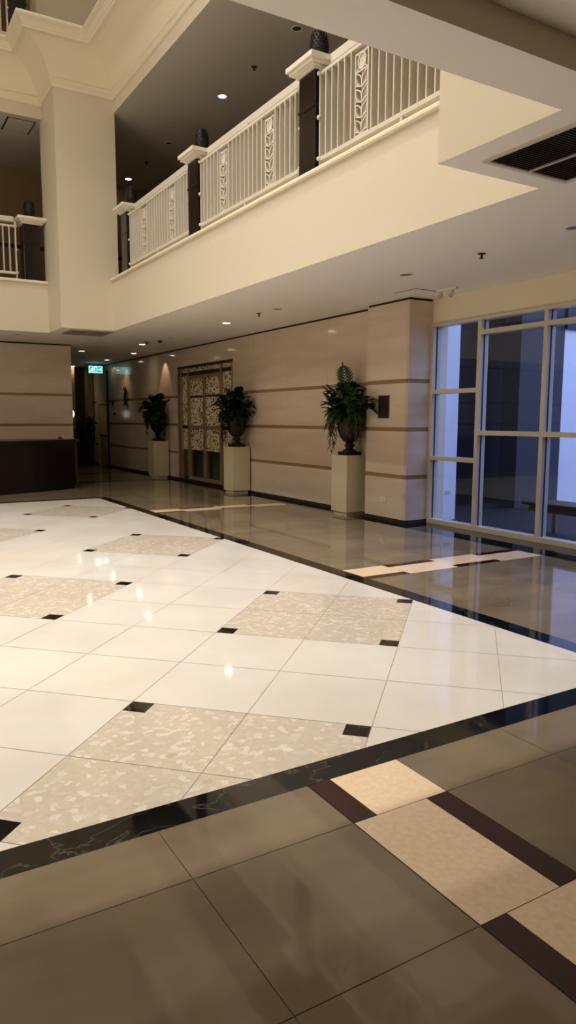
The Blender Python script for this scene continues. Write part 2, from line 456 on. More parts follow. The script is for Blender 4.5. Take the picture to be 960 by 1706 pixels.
# roof of the atrium with its lamps
wall('ceiling_atrium', [(XL, XR, YN, 19.0, 12.4, 12.6)], 'ceil', 'top ceiling high over the atrium')

# ------------------------------------------------------------------ stone wall on the right with recessed bands
BANDS = (.70, 1.41, 2.12)
def stone_wall(bm, fixed, axis, a0, a1, depth, z0=0, z1=ZC, bands=BANDS, joints=()):
    """panels separated by recessed brown bands; axis 'y': face at x=fixed looking -x; axis 'x': face at y=fixed looking -y"""
    def bx(a, b, c, d, e, mi, ins=0.):
        if axis == 'y': box(bm, fixed+ins, fixed+depth, a, b, c, d, mi)
        else: box(bm, a, b, fixed+ins, fixed+depth, c, d, mi)
    zs = [z0]
    for z in bands:
        if z0 < z < z1: zs += [z-.03, z+.03]
    zs.append(z1)
    lo = z1-.035 if z1 == ZC else z1
    zs[-1] = lo
    for k in range(0, len(zs), 2):
        js = [a0]+[j for j in joints if a0 < j < a1]+[a1]
        for p, q in zip(js, js[1:]):
            bx(p+(.0015 if p != a0 else 0), q-(.0015 if q != a1 else 0), zs[k], zs[k+1], 0, 0)
    bx(a0, a1, z0, lo, 0, 1, .012)
    if z0 == 0: bx(a0, a1, 0, .055, 0, 2, -.012)
    if z1 == ZC: bx(a0, a1, lo, z1, 0, 2, .02)
SW = ['stone', 'band', 'dark_line']
DY0, DY1, DZ = 14.36, 17.53, 2.86
wb = newbm()
J = [9.3+1.37*k for k in range(1, 12)]
stone_wall(wb, XW, 'y', 9.3, DY0, .35, joints=J)
stone_wall(wb, XW, 'y', DY1, 23.45, .35, joints=J)
stone_wall(wb, XW, 'y', DY0, DY1, .35, z0=DZ)
stone_wall(wb, XW, 'y', 23.45, 24.7, .35, z0=2.12, bands=())
stone_wall(wb, XW, 'y', 24.7, YF, .35)
structure('wall_right', wb, SW, label='polished travertine wall with brown bands along the aisle', cat='wall')
pb = newbm()
stone_wall(pb, XP, 'y', 8.33, 9.3, .5)
box(pb, XP-.012, 7.55, 8.288, 8.34, 0, .055, 2)
zs = [0, .67, .73, 1.38, 1.44, 2.09, 2.15, ZC-.035]
for k in range(0, 8, 2): box(pb, XP, 7.55, 8.30, 8.335, zs[k], zs[k+1], 0)
box(pb, XP+.012, 7.55, 8.312, 8.34, 0, ZC-.035, 1)
structure('wall_pilaster', pb, SW, label='travertine pilaster between the planter and the glass wall', cat='wall')
# left stone block behind the desk
lb = newbm()
stone_wall(lb, 17.8, 'x', XL, 4.57, .5)
box(lb, 4.57, 4.572, 17.8, 18.3, 0, ZC-.035, 0)
structure('wall_reception', lb, SW, label='travertine wall with two brown bands behind the reception desk', cat='wall')
# far end of passage
wall('wall_far', [(XL, XR, YF, YF+.2, -.3, 4.3)], 'dplastic', 'dark end wall of the passage')
b = newbm()
box(b, 6.35, 6.52, 25.0, YF, 0, ZC); box(b, 6.93, 7.13, 25.0, YF, 0, ZC)
structure('trim_5', b, 'band', label='two slim stone uprights at the passage end', cat='trim')
# wall over and beside the glazing
GY0, GY1, GZ = 2.6, 8.31, 2.95
wall('wall_header', [(XG-.02, 7.75, YN, 8.33, GZ, ZC+.3), (XG-.02, 7.75, YN, GY0, -.3, GZ), (7.5, 7.75, 8.3, 25.3, -.3, ZC+.6)], 'header', 'cream wall strip above the glass wall')

# ------------------------------------------------------------------ glazed wall
win = empty('window_1', (XG, 0, 0), kind='structure', label='floor to ceiling glass wall in aluminium frames', cat='window')
def fr(name, y0, y1, z0, z1, x0=-.06, x1=.10, m='alu'):
    b = newbm(); box(b, x0, x1, y0, y1, z0, z1); return obj(name, b, m, win, bevel=.003)
MY = [8.28, 7.335, 6.22, 5.105, 3.99, 2.88]
MW = .03
for k, y in enumerate(MY):
    b = newbm()
    box(b, -.05, .012, y-MW, y+MW, .07, GZ-.04, 0); box(b, .028, .10, y-MW, y+MW, .07, GZ-.04, 0)
    obj('mullion', b, 'alu', win)
    b = newbm(); box(b, .012, .028, y-MW-.008, y+MW+.008, .07, GZ-.04); obj('gasket', b, 'gasket', win)
fr('sill_rail', GY0, 8.31, 0, .07); fr('head_rail', GY0, 8.31, GZ-.045, GZ)
def pane(y0, y1, z0, z1):
    b = newbm(); box(b, .018, .022, y0+MW+.005, y1-MW-.005, z0, z1); obj('pane', b, 'glass', win)
def trans(y0, y1, z):
    b = newbm(); box(b, -.05, .012, y0+MW, y1-MW, z-.03, z+.03); box(b, .028, .10, y0+MW, y1-MW, z-.03, z+.03); obj('transom', b, 'alu', win)
for k in range(5):
    y1, y0 = MY[k], MY[k+1]
    tr = (.985, 1.965) if k == 0 else (1.375, 2.74)
    zz = [.07]+[z for z in tr]+[GZ-.045]
    for z in tr: trans(y0, y1, z)
    for i in range(3):
        pane(y0, y1, zz[i]+(.03 if i else 0), zz[i+1]-(.03 if i < 2 else 0))

# terrace beyond the glass
wall('floor_terrace', [(7.6, 20, -8, 14, -.3, -.02)], 'extfloor', 'dark terrace floor outside the glass')
wall('wall_terrace_stub', [(7.76, 8.15, 8.45, 8.9, -.02, 3.9)], 'extw', 'white rendered outdoor wall end beside the first pane')
wall('wall_terrace_dark', [(7.76, 11.4, 9.9, 10.1, -.02, 5.6)], 'extd', 'dark wall across the terrace')
wall('wall_terrace_grey', [(10.12, 11.26, 9.0, 9.4, -.02, 5.6)], 'extg', 'grey pier across the terrace')
wall('wall_terrace_white', [(11.26, 16.0, 9.0, 9.4, -.02, 3.2)], 'extw', 'white rendered wall across the terrace')
wall('wall_sky_blocker', [(8.2, 18.0, .4, .7, -.02, 4.6)], 'extg', 'unseen grey wall added to keep sky light off the pilaster side')  # added out of view, blocks low sky light coming through the glass
wall('wall_terrace_lintel', [(11.26, 16.0, 8.95, 9.4, 3.2, 5.6)], 'extg', 'grey band over the white terrace wall')

# ------------------------------------------------------------------ patterned double door in the stone wall
dr = empty('door_1', (XW, 0, 0), kind='structure', label='bronze framed double door with lattice patterned glass and sidelights', cat='door')
def dbox(name, y0, y1, z0, z1, x0, x1, m, parent=None, bev=.003):
    b = newbm(); box(b, x0, x1, y0, y1, z0, z1); return obj(name, b, m, parent or dr, bevel=bev)
b = newbm(); box(b, .28, .30, DY0, DY1, 0, DZ); obj('room_behind', b, 'upwall', dr)
dbox('head', DY0, DY1, DZ-.06, DZ, .0, .1, 'dbronze')
dbox('threshold', DY0, DY1, 0, .05, .0, .12, 'dbronze')
SL1, SL2 = 16.87, 14.98            # sidelight mullions
for y in (DY1-.04, DY1-.22, SL1, SL2, DY0+.04):
    dbox('frame_post', y-.035, y+.035, .05, DZ-.06, 0, .1, 'bronze')
dbox('transom_rail', DY0, DY1, 2.62, 2.70, .01, .09, 'dbronze')
def dpane(y0, y1, z0, z1, m='lattice', parent=None):
    b = newbm(); box(b, .045, .051, y0, y1, z0, z1); obj('pane', b, m, parent or dr)
for y0, y1 in ((SL1+.035, DY1-.255), (DY0+.075, SL2-.035)):
    dpane(y0, y1, 2.70, DZ-.06)
    dpane(y0, y1, .80, 1.32); dpane(y0, y1, 1.40, 2.62); dpane(y0, y1, .05, .80, 'glass')
    dbox('sidelight_rail', y0, y1, 1.32, 1.40, .02, .08, 'dbronze')
dpane(SL2+.035, SL1-.035, 2.70, DZ-.06)
ym = (SL1+SL2)/2
for s, y0, y1 in ((0, SL2+.04, ym-.004), (1, ym+.004, SL1-.04)):
    b = newbm()
    for a, c in ((y0, y0+.055), (y1-.055, y1)): box(b, .01, .07, a, c, .06, 2.61)
    for z0, z1 in ((.06, .14), (1.32, 1.40), (2.53, 2.61)): box(b, .01, .07, y0+.055, y1-.055, z0, z1)
    lf = obj('door_leaf', b, 'bronze', dr)
    dpane(y0+.055, y1-.055, .80, 1.32, parent=lf); dpane(y0+.055, y1-.055, 1.40, 2.08, parent=lf); dpane(y0+.055, y1-.055, 2.12, 2.53, parent=lf)
    dpane(y0+.055, y1-.055, .14, .80, 'glass', lf)
    b = newbm(); box(b, .02, .06, y0+.055, y1-.055, 2.08, 2.12); obj('muntin', b, 'dbronze', lf)
    yh = y1-.03 if s == 0 else y0+.03
    b = newbm(); tube(b, [(.01, yh, 1.58), (-.05, yh, 1.58), (-.05, yh, 1.72), (.01, yh, 1.72)], .012); obj('door_handle', b, 'chrome', lf)

# pale side door at the passage end
d2 = empty('door_2', (XW, 24.07, 0), kind='structure', label='pale veneer side door at the end of the passage', cat='door')
b = newbm(); box(b, .04, .09, -.5, .5, 0.01, 2.06); lf = obj('door_leaf', b, 'lightwood', d2, bevel=.004)
b = newbm(); box(b, 0, .12, -.62, -.5, 0, 2.12); box(b, 0, .12, .5, .62, 0, 2.12); box(b, 0, .12, -.5, .5, 2.06, 2.12); obj('door_frame', b, 'lightwood', d2)
b = newbm(); box(b, .025, .04, -.48, .48, .97, 1.03); obj('push_bar', b, 'dbronze', lf)
b = newbm(); box(b, .2, .3, -.62, .62, 0, 2.12); obj('door_back', b, 'dark_line', d2)
b = newbm(); box(b, XW-.05, XW, 23.38, 23.45, 0, 3.1)
structure('trim_6', b, 'desk_red', label='dark red upright before the pale side door', cat='trim')

# ------------------------------------------------------------------ newel posts
def make_post(loc, rz, label):
    t = empty('newel_post', loc, rz, label=label, cat='post', group='dark newel posts of the balustrade')
    h = .175
    b = newbm(); box(b, -h, h, -h, h, 0, .04); box(b, -h+.012, h-.012, -h+.012, h-.012, .04, 1.09); box(b, -h, h, -h, h, .70, .735)
    obj('shaft', b, 'dwood', t, bevel=.006)
    b = newbm()
    for w, z0, z1 in ((.19, 1.09, 1.11), (.215, 1.11, 1.13), (.25, 1.13, 1.165), (.28, 1.165, 1.22)): box(b, -w, w, -w, w, z0, z1)
    obj('cap', b, 'white', t, bevel=.006)
    b = newbm()
    lathe(b, [(.05, 1.22), (.06, 1.235), (.045, 1.255), (.075, 1.28), (.098, 1.34), (.103, 1.40), (.093, 1.47), (.07, 1.54), (.035, 1.59), (.006, 1.605)], 20)
    for k in range(8):                       # scales of the pine cone
        z = 1.285+.036*k; r = .104*math.sqrt(max(.03, 1-((z-1.39)/.23)**2))
        n = 14
        for i in range(n):
            a = 2*PI*(i+.5*(k % 2))/n; c, s = math.cos(a), math.sin(a); tx, ty = -s, c; w = PI*r/n
            p0 = Vector((c*r*.97, s*r*.97, z)); p1 = Vector((c*(r+.012), s*(r+.012), z+.028))
            v = [b.verts.new(p0+Vector((tx, ty, 0))*w), b.verts.new(p0-Vector((tx, ty, 0))*w), b.verts.new(p1), b.verts.new(p0+Vector((0, 0, .03)))]
            for q in ((0, 1, 2), (1, 3, 2), (3, 0, 2), (0, 3, 1)): b.faces.new([v[i] for i in q])
    obj('finial', b, 'cone', t)
    return t
PXC = 4.81
post = make_post((PXC, 10.64, ZL), -PI/2, 'dark newel post in the middle of the three along the long balustrade')
copy_thing(post, (PXC, 7.39, ZL), None, 'dark newel post nearest the camera, topped by the largest pine cone finial')
copy_thing(post, (PXC, 13.89, ZL), None, 'narrow looking dark newel post right beside the big cream pier')
copy_thing(post, (3.32, 15.80, ZL), 0, 'dark newel post on the far balcony left of the big cream pier')
copy_thing(post, (3.10, 15.22, 8.515), 0, 'dark newel post on the top storey, cut by the upper left edge')

# ------------------------------------------------------------------ balustrade panels
def ornament(bm, cx):
    w, z0, z1 = .235, .155, .965; d0, d1 = -.03, .03
    for x in (cx-w/2+.008, cx+w/2-.008): box(bm, x-.008, x+.008, d0, d1, z0, z1)
    for z in (z0, z1-.014, .775): box(bm, cx-w/2, cx+w/2, d0, d1, z, z+.014)
    cells = 4; ch = (.775-z0-.014)/cells
    box(bm, cx-.005, cx+.005, d0*.8, d1*.8, z0, .775)
    hw = w/2-.016
    for k in range(cells):
        a = z0+.014+k*ch
        for s in (-1, 1):
            c1 = [(cx+s*hw*(t+.32*math.sin(PI*t)), a+ch*.98*(t-.18*math.sin(PI*t))) for t in [i/8 for i in range(9)]]
            c2 = [(cx+s*hw*(t-.32*math.sin(PI*t)), a+ch*.98*(t+.18*math.sin(PI*t))) for t in [i/8 for i in range(9)]]
            c1 = [(max(cx-hw, min(cx+hw, x)), z) for x, z in c1]
            ribbon(bm, c1, .011, d0, d1); ribbon(bm, c2, .011, d0, d1)
            if s > 0: ribbon(bm, [(cx+s*hw*t, a+ch*.98*t) for t in (0, .5, .9)], .007, d0*.6, d1*.6)
            ribbon(bm, [(cx, a), (cx+s*hw, a+ch*.22)], .01, d0, d1)
    # oval medallion held by corner ties
    zc = .875
    ribbon(bm, [(cx+.062*math.cos(a), zc+.075*math.sin(a)) for a in [2*PI*i/20 for i in range(21)]], .016, d0, d1)
    ribbon(bm, [(cx+.030*math.cos(a), zc+.040*math.sin(a)) for a in [2*PI*i/14 for i in range(15)]], .05, d0*.6, d1*.6)
    for sx in (-1, 1):
        for sz in (-1, 1): ribbon(bm, [(cx+sx*.045, zc+sz*.055), (cx+sx*hw, zc+sz*.095)], .01, d0, d1)

def make_panel(L, loc, rz, label):
    t = empty('balustrade_panel', loc, rz, label=label, cat='railing', group='cream balustrade panels')
    h = L/2
    b = newbm(); box(b, -h+.01, h-.01, .05, .20, 1.13, 1.235); obj('handrail', b, 'rail', t, bevel=.01)
    b = newbm(); box(b, -h, h, -.045, .045, 1.015, 1.05); obj('top_rail', b, 'rail', t, bevel=.004)
    b = newbm(); box(b, -h, h, -.045, .045, .105, .15); obj('bottom_rail', b, 'rail', t, bevel=.004)
    for x in (-h+.01, h-.01):
        b = newbm(); box(b, x-.01, x+.01, -.045, .045, 0, 1.13); obj('end_plate', b, 'rail', t)
        s = 1 if x > 0 else -1
        for z in (.13, .57, 1.03):
            b = newbm(); tube(b, [(x+s*.01, -.02, z), (x+s*.024, -.02, z)], .012); lathe(b, [(.02, z-.02), (.026, z), (.02, z+.02)], 10, x+s*.006, -.05)
            obj('bracket', b, 'rail', t)
    b = newbm(); box(b, -.016, .016, -.04, .04, 0, .105); obj('middle_foot', b, 'rail', t)
    b = newbm(); box(b, -.016, .016, 0.0, .06, 1.05, 1.13); obj('handrail_support', b, 'rail', t)
    for cx in (-.66, .66):
        b = newbm(); ornament(b, cx); obj('ornament_strip', b, 'rail', t)
    xs = []; n = int((L-.12)/.112); st = (L-.02)/n
    first = None
    for k in range(1, n):
        x = -h+.01+k*st
        if min(abs(x-.66), abs(x+.66)) < .135: continue
        if first is None:
            b = newbm(); box(b, -.008, .008, -.045, .045, .14, 1.02); first = obj('baluster', b, 'rail', t); first.location = (x, 0, 0)
        else:
            c = first.copy(); COL.objects.link(c); c.parent = t; c.location = (x, 0, 0)
    return t
LP = 2.86
XB = 4.735
pan = make_panel(LP, (XB, 9.015, ZL), -PI/2, 'balustrade panel between the middle and the nearest newel post')
copy_thing(pan, (XB, 12.265, ZL), -PI/2, 'farthest panel of the long balustrade, next to the big cream pier')
copy_thing(pan, (XB, 5.765, ZL), -PI/2, 'nearest balustrade panel, running behind the pale pier on the right')
copy_thing(pan, (1.60, 15.74, ZL), 0, 'far balcony railing panel of thin bars at the left edge of the photo')
copy_thing(pan, (1.50, 15.12, 8.515), 0, 'railing panel of the top storey in the upper left corner')

# ------------------------------------------------------------------ pedestals and urns
def make_pedestal(loc, label):
    t = empty('pedestal', loc, 0, label=label, cat='pedestal', group='cream plant pedestals')
    b = newbm(); box(b, -.205, .205, -.215, .215, .06, .98); obj('body', b, 'ped', t, bevel=.006)
    b = newbm(); box(b, -.175, .175, -.185, .185, 0, .06); obj('plinth', b, 'ped', t, bevel=.003)
    return t
PEDS = [(6.93, 9.645), (6.93, 13.72), (6.93, 18.33)]
pd = make_pedestal((*PEDS[0], 0), 'cream pedestal beside the pilaster, nearest of the three')
copy_thing(pd, (*PEDS[1], 0), None, 'cream pedestal just right of the patterned glass door')
copy_thing(pd, (*PEDS[2], 0), None, 'cream pedestal left of the patterned glass door, farthest and darkest')

def leaf(bm, p, d, L, w, droop=.3, mi=0, n=5, fold=.25, wd=None):
    d = Vector(d).normalized(); p = Vector(p)
    side = d.cross(Vector((0, 0, 1)))
    side = side.normalized() if side.length > .05 else Vector((1, 0, 0))
    if wd: side = wd
    nrm = side.cross(d)
    rows = []
    for i in range(n+1):
        t = i/n; c = p+d*L*t-Vector((0, 0, 1))*droop*L*t*t
        ww = w*math.sin(PI*min(1, .08+t*.92))**.8 if i < n else 0.001
        rows.append((bm.verts.new(c+side*ww-nrm*0+nrm*ww*fold), bm.verts.new(c), bm.verts.new(c-side*ww+nrm*ww*fold)))
    for a, b in zip(rows, rows[1:]):
        for k in (0, 1):
            f = bm.faces.new((a[k], a[k+1], b[k+1], b[k])); f.material_index = mi; f.smooth = True

def frond(bm, p, d, L, droop=.25, n=13, w=.16, mi=0, sd=None):
    d = Vector(d).normalized(); p = Vector(p); side = d.cross(Vector((0, 0, 1))); side = side.normalized() if side.length > .05 else Vector((1, 0, 0))
    if sd: side = Vector(sd)
    pts = [p+d*L*t-Vector((0, 0, 1))*droop*L*t*t for t in [i/n for i in range(n+1)]]
    tube(bm, pts, .006, 5, mi, .002)
    for i in range(3, n+1):
        t = i/n; tang = (pts[i]-pts[i-1]).normalized()
        l = w*(math.sin(PI*(.12+.84*t))**.8+.06)
        for s in (-1, 1):
            dd = (tang*1.15+side*s).normalized()
            leaf(bm, pts[i], dd, l, .019, .1, mi, 3, 0, tang.cross(side).cross(dd).normalized())
    leaf(bm, pts[-1], tang, w*.55, .013, .05, mi, 3, 0, side)

def hang(bm, p, out, L, mi=0):
    """trailing fern strand"""
    p = Vector(p); out = Vector(out); n = 14; pts = []
    for i in range(n+1):
        t = i/n; pts.append(p+out*.16*math.sin(min(1, t*2.2)*PI/2)+Vector((random.uniform(-.006, .006), random.uniform(-.006, .006), .04*math.sin(t*PI)-L*max(0, t-.12))))
    tube(bm, pts, .004, 4, mi)
    for i in range(2, n+1):
        for s in (-1, 1):
            a = random.uniform(0, 2*PI)
            leaf(bm, pts[i], (math.cos(a), math.sin(a), -.9), random.uniform(.05, .1), .009, .3, mi, 2, .1)

def make_urn(loc, label, kind, seed):
    random.seed(seed)
    t = empty('planted_urn', (loc[0], loc[1], .98), 0, label=label, cat='planter', group='planted urns on pedestals')
    b = newbm()
    box(b, -.135, .135, -.135, .135, 0, .055)
    lathe(b, [(.12, .055), (.115, .075), (.07, .10), (.055, .125), (.085, .145), (.088, .165), (.06, .185), (.052, .21)], 28)
    lathe(b, [(.06, .20), (.11, .235), (.16, .30), (.19, .40), (.205, .52), (.215, .63)], 56, 0, 0, 0, 16, .035)
    lathe(b, [(.205, .62), (.235, .64), (.25, .665), (.25, .69), (.225, .70)], 32)
    obj('urn_body', b, 'urn', t)
    top = .70
    # broad leaves
    b = newbm()
    nl, spread = (190, 1.0) if kind != 2 else (190, 1.0)
    for k in range(nl):
        a = random.uniform(0, 2*PI); e = random.uniform(-.35, 1.2)
        r = random.uniform(.02, .33)
        p = (r*math.cos(a), r*math.sin(a), top+random.uniform(-.08, .42 if kind == 0 else .44)*(1-r*.7))
        d = (math.cos(a)*math.cos(e), math.sin(a)*math.cos(e), math.sin(e))
        l = random.uniform(.14, .27)*spread
        if p[0]+d[0]*l > .19: continue
        leaf(b, p, d, l, l*random.uniform(.3, .5), random.uniform(.1, .5))
    for k in range(60):
        a = random.uniform(0, 2*PI); p = (.2*math.cos(a), .2*math.sin(a), top+random.uniform(-.05, .1)); l = random.uniform(.15, .27)
        d = (math.cos(a), math.sin(a), random.uniform(-.9, 0))
        if p[0]+d[0]*l > .19: continue
        leaf(b, p, d, l, l*.3, .5)
    for v in b.verts:
        if v.co.y > 0 or kind: v.co.y *= 1.18
    if kind == 0:                    # side spray reaching in front of the pilaster
        for k in range(60):
            q = random.uniform(-.62, -.28); p = (random.uniform(-.20, -.03), q, top+.10+random.uniform(-.12, .16)*(1.2+q)); a = random.uniform(3.3, 5.6); e = random.uniform(-.6, .7)
            l = random.uniform(.10, .17); d = (math.cos(a)*math.cos(e), math.sin(a)*math.cos(e), math.sin(e))
            if p[0]+d[0]*l > .05: continue
            leaf(b, p, d, l, l*.48, .3)
            if k % 6 == 0: tube(b, [(-.03, -.1, top), (p[0]*.6, p[1]*.6, p[2]+.02), p], .006, 5)
    obj('foliage', b, 'leaf' if kind == 0 else 'leafd', t)
    if kind == 0:
        b = newbm(); frond(b, (-.02, .05, top+.22), (-.1, .1, 1), .52, .06, 10, .21, 0, (.75, -.66, 0)); obj('palm_frond', b, 'leaf', t)
    else:
        for p, d, l in (((-.1, .15, top+.25), (-.35, .9, .15), .5), ((-.05, .1, top+.35), (-.2, .5, .8), .34)):
            b = newbm(); frond(b, p, d, l, .33, 12, .12); obj('palm_frond', b, 'leafd', t)
    b = newbm()
    for k in range(16 if kind == 0 else 14):
        a = random.choice((random.uniform(1.5, 2.9), random.uniform(3.9, 5.0))) if k else 2.2
        r = .2; hang(b, (r*math.cos(a), r*math.sin(a), top+.02), (math.cos(a)*.6, math.sin(a), 0), random.uniform(.34, .78))
    obj('hanging_fern', b, 'fern' if kind == 0 else 'leafd', t)
    b = newbm()
    for k in range(7 if kind != 2 else 12):
        a = random.uniform(2.4, 5.2); r = random.uniform(.08, .24); c = Vector((r*math.cos(a), r*math.sin(a), top+random.uniform(.26, .42)-(r*.5)))
        for i in range(5):
            q = 2*PI*i/5+k; leaf(b, c, (math.cos(q)-.3, math.sin(q), .5), .05, .018, .5, 0, 3)
        tube(b, [c-Vector((0, 0, .12)), c], .003, 4)
    obj('blossoms', b, 'flower', t)
    return t
make_urn(PEDS[0], 'bronze urn with green leaves and an upright palm frond beside the pilaster', 0, 3)
make_urn(PEDS[1], 'dark urn with drooping fern overlapping the right side of the patterned door', 1, 11)
make_urn(PEDS[2], 'darkest planted urn, below the pinkish patch of wall light', 2, 23)

# ------------------------------------------------------------------ ceiling fittings
def make_downlight(loc, on, label, r=.07, group=None):
    t = empty('downlight', loc, 0, label=label, cat='ceiling light', group=group)
    b = newbm()
    n = 28
    prof = [(r*1.25, 0), (r*1.25, -.008), (r*1.08, -.010), (r, -.004), (r, 0)]
    rings = [[b.verts.new((q*math.cos(2*PI*i/n), q*math.sin(2*PI*i/n), z)) for i in range(n)] for q, z in prof]
    for a, c in zip(rings, rings[1:]):
        for i in range(n): b.faces.new((a[i], a[(i+1) % n], c[(i+1) % n], c[i]))
    obj('trim_ring', b, 'plastic', t)
    b = newbm(); lathe(b, [(r, -.0035), (r*.98, -.0045)], n); obj('lens', b, 'lens_on' if on else 'lens_off', t)
    return t
lit = make_downlight((6.0, 12.27, ZC), True, 'lit downlight in the aisle ceiling in front of the middle urn', group='lit aisle downlights')
for x, y, lab in ((6.0, 16.80, 'lit downlight in the aisle ceiling in front of the patterned door'),
                  (6.62, 19.2, 'lit downlight close to the stone wall beyond the farthest pedestal'),
                  (5.23, 19.25, 'lit downlight in the passage ceiling right of the reception wall corner'),
                  (6.64, 21.7, 'lit downlight in the passage ceiling, just before the exit sign'),
                  (6.45, 24.9, 'lit downlight at the far passage end beside the exit sign')):
    copy_thing(lit, (x, y, ZC), None, lab)
off = make_downlight((5.90, 7.09, ZC), False, 'unlit downlight in the aisle ceiling before the pilaster', group='unlit aisle downlights')
for x, y, lab in ((5.80, 4.59, 'unlit downlight in the aisle ceiling at the right edge of the photo'),
                  (5.96, 10.33, 'unlit downlight in the aisle ceiling in front of the nearest urn'),
                  (6.06, 15.12, 'unlit downlight in the aisle ceiling between two lit ones near the door'),
                  (3.06, 16.22, 'unlit downlight in the ceiling above the reception desk')):
    copy_thing(off, (x, y, ZC), None, lab)
l2 = copy_thing(lit, (6.21, 12.79, Z2), None, 'lit downlight in the gallery ceiling above the long balustrade, nearer one'); l2['group'] = 'gallery ceiling downlights'
l3 = copy_thing(lit, (6.23, 18.18, Z2), None, 'lit downlight deep in the gallery, right of the big cream pier'); l3['group'] = 'gallery ceiling downlights'
l4 = copy_thing(off, (6.17, 10.10, Z2), None, 'unlit downlight in the gallery ceiling above the nearest newel post'); l4['group'] = 'gallery ceiling downlights'
l5 = copy_thing(off, (6.21, 15.44, Z2), None, 'unlit downlight in the gallery ceiling between the two lit ones'); l5['group'] = 'gallery ceiling downlights'

def make_sprinkler(loc, label):
    t = empty('ceiling_sprinkler', loc, 0, label=label, cat='sprinkler', group='ceiling sprinklers')
    b = newbm(); lathe(b, [(.045, 0), (.045, -.006), (.02, -.012)], 18); obj('escutcheon', b, 'dplastic', t)
    b = newbm(); lathe(b, [(.012, -.012), (.012, -.04), (.008, -.045)], 10); lathe(b, [(.026, -.05), (.026, -.054)], 12)
    for s in (-1, 1): tube(b, [(s*.011, 0, -.03), (s*.016, 0, -.042), (s*.012, 0, -.052)], .003, 5)
    obj('head', b, 'dplastic', t)
    return t
sp = make_sprinkler((5.86, 5.80, ZC), 'sprinkler in the aisle ceiling before the glass wall')
for x, y, z, lab in ((5.93, 10.89, ZC, 'sprinkler in the aisle ceiling between the lit and the unlit downlight'),
                     (5.9, 16.2, ZC, 'sprinkler in the aisle ceiling in front of the patterned door'),
                     (6.18, 11.5, Z2, 'sprinkler in the gallery ceiling near the nearest newel post'),
                     (6.2, 16.8, Z2, 'sprinkler deep in the dark gallery ceiling')):
    copy_thing(sp, (x, y, z), None, lab)
t = empty('smoke_detector', (6.07, 15.82, ZC), label='small dark smoke detector in the aisle ceiling near the door', cat='smoke detector')
b = newbm(); lathe(b, [(.055, 0), (.055, -.012), (.04, -.03), (.03, -.042)], 20); obj('base', b, 'dplastic', t)
b = newbm(); lathe(b, [(.02, -.042), (.012, -.05)], 12); obj('sensor', b, 'dplastic', t)

def make_grille(name, loc, sx, sy, n, label, mf, ms, bars=1, cover=.28):
    """frame sx by sy, slats along x"""
    t = empty(name, loc, 0, label=label, cat='air vent')
    b = newbm(); fwid = .04
    box(b, 0, sx, 0, fwid, -.012, 0); box(b, 0, sx, sy-fwid, sy, -.012, 0); box(b, 0, fwid, fwid, sy-fwid, -.012, 0); box(b, sx-fwid, sx, fwid, sy-fwid, -.012, 0)
    obj('frame', b, mf, t, bevel=.002)
    b = newbm(); box(b, fwid, sx-fwid, fwid, sy-fwid, -.0015, -.0005); obj('duct', b, 'grille_hole', t)
    for k in range(bars):
        xc = sx*(k+1)/(bars+1); b = newbm(); box(b, xc-.012, xc+.012, fwid, sy-fwid, -.013, -.001); obj('centre_bar', b, ms, t)
    first = None
    for k in range(n):
        y = fwid+(sy-2*fwid)*(k+.5)/n
        if first is None:
            b = newbm(); w = (sy-2*fwid)/n*cover
            v = [b.verts.new(p) for p in ((fwid, -w, -.011), (sx-fwid, -w, -.011), (sx-fwid, w, -.003), (fwid, w, -.003), (fwid, -w, -.0095), (sx-fwid, -w, -.0095), (sx-fwid, w, -.0015), (fwid, w, -.0015))]
            for f in ((3, 2, 1, 0), (4, 5, 6, 7), (0, 1, 5, 4), (1, 2, 6, 5), (2, 3, 7, 6), (3, 0, 4, 7)): b.faces.new([v[i] for i in f])
            first = obj('slat', b, ms, t); first.location = (0, y, 0)
        else:
            c = first.copy(); COL.objects.link(c); c.parent = t; c.location = (0, y, 0)
    return t
make_grille('air_grille', (3.80, 2.50, ZC), .87, 1.30, 44, 'large dark slatted air grille in the ceiling at upper right', 'alu', 'grille')
make_grille('air_grille', (3.80, 14.76, ZC), .90, .90, 26, 'square air grille in the ceiling under the big cream pier', 'grille', 'grille', 1, .46)

t = empty('ceiling_hatch', (2.98, 15.80, Z2), 0, label='dark framed access hatch in the gallery ceiling at the left edge', cat='hatch')
b = newbm(); box(b, .03, .52, .02, .70, -.012, 0); obj('panel', b, 'ceil2', t, bevel=.003)
b = newbm(); box(b, 0, .03, 0, .72, -.006, 0); box(b, .52, .545, 0, .72, -.006, 0); box(b, .03, .52, 0, .02, -.006, 0); box(b, .03, .52, .70, .72, -.006, 0); obj('edge_gap', b, 'grille_hole', t)
t = empty('ceiling_hatch', (6.62, 7.75, ZC), 0, label='thin outlined access hatch in the aisle ceiling beside the pilaster', cat='hatch')
b = newbm(); box(b, .015, .385, .015, .435, -.006, 0); obj('panel', b, 'ceil', t)
b = newbm(); box(b, 0, .4, 0, .015, -.003, 0); box(b, 0, .4, .435, .45, -.003, 0); box(b, 0, .015, .015, .435, -.003, 0); box(b, .385, .4, .015, .435, -.003, 0); obj('edge_gap', b, 'dark_line', t)

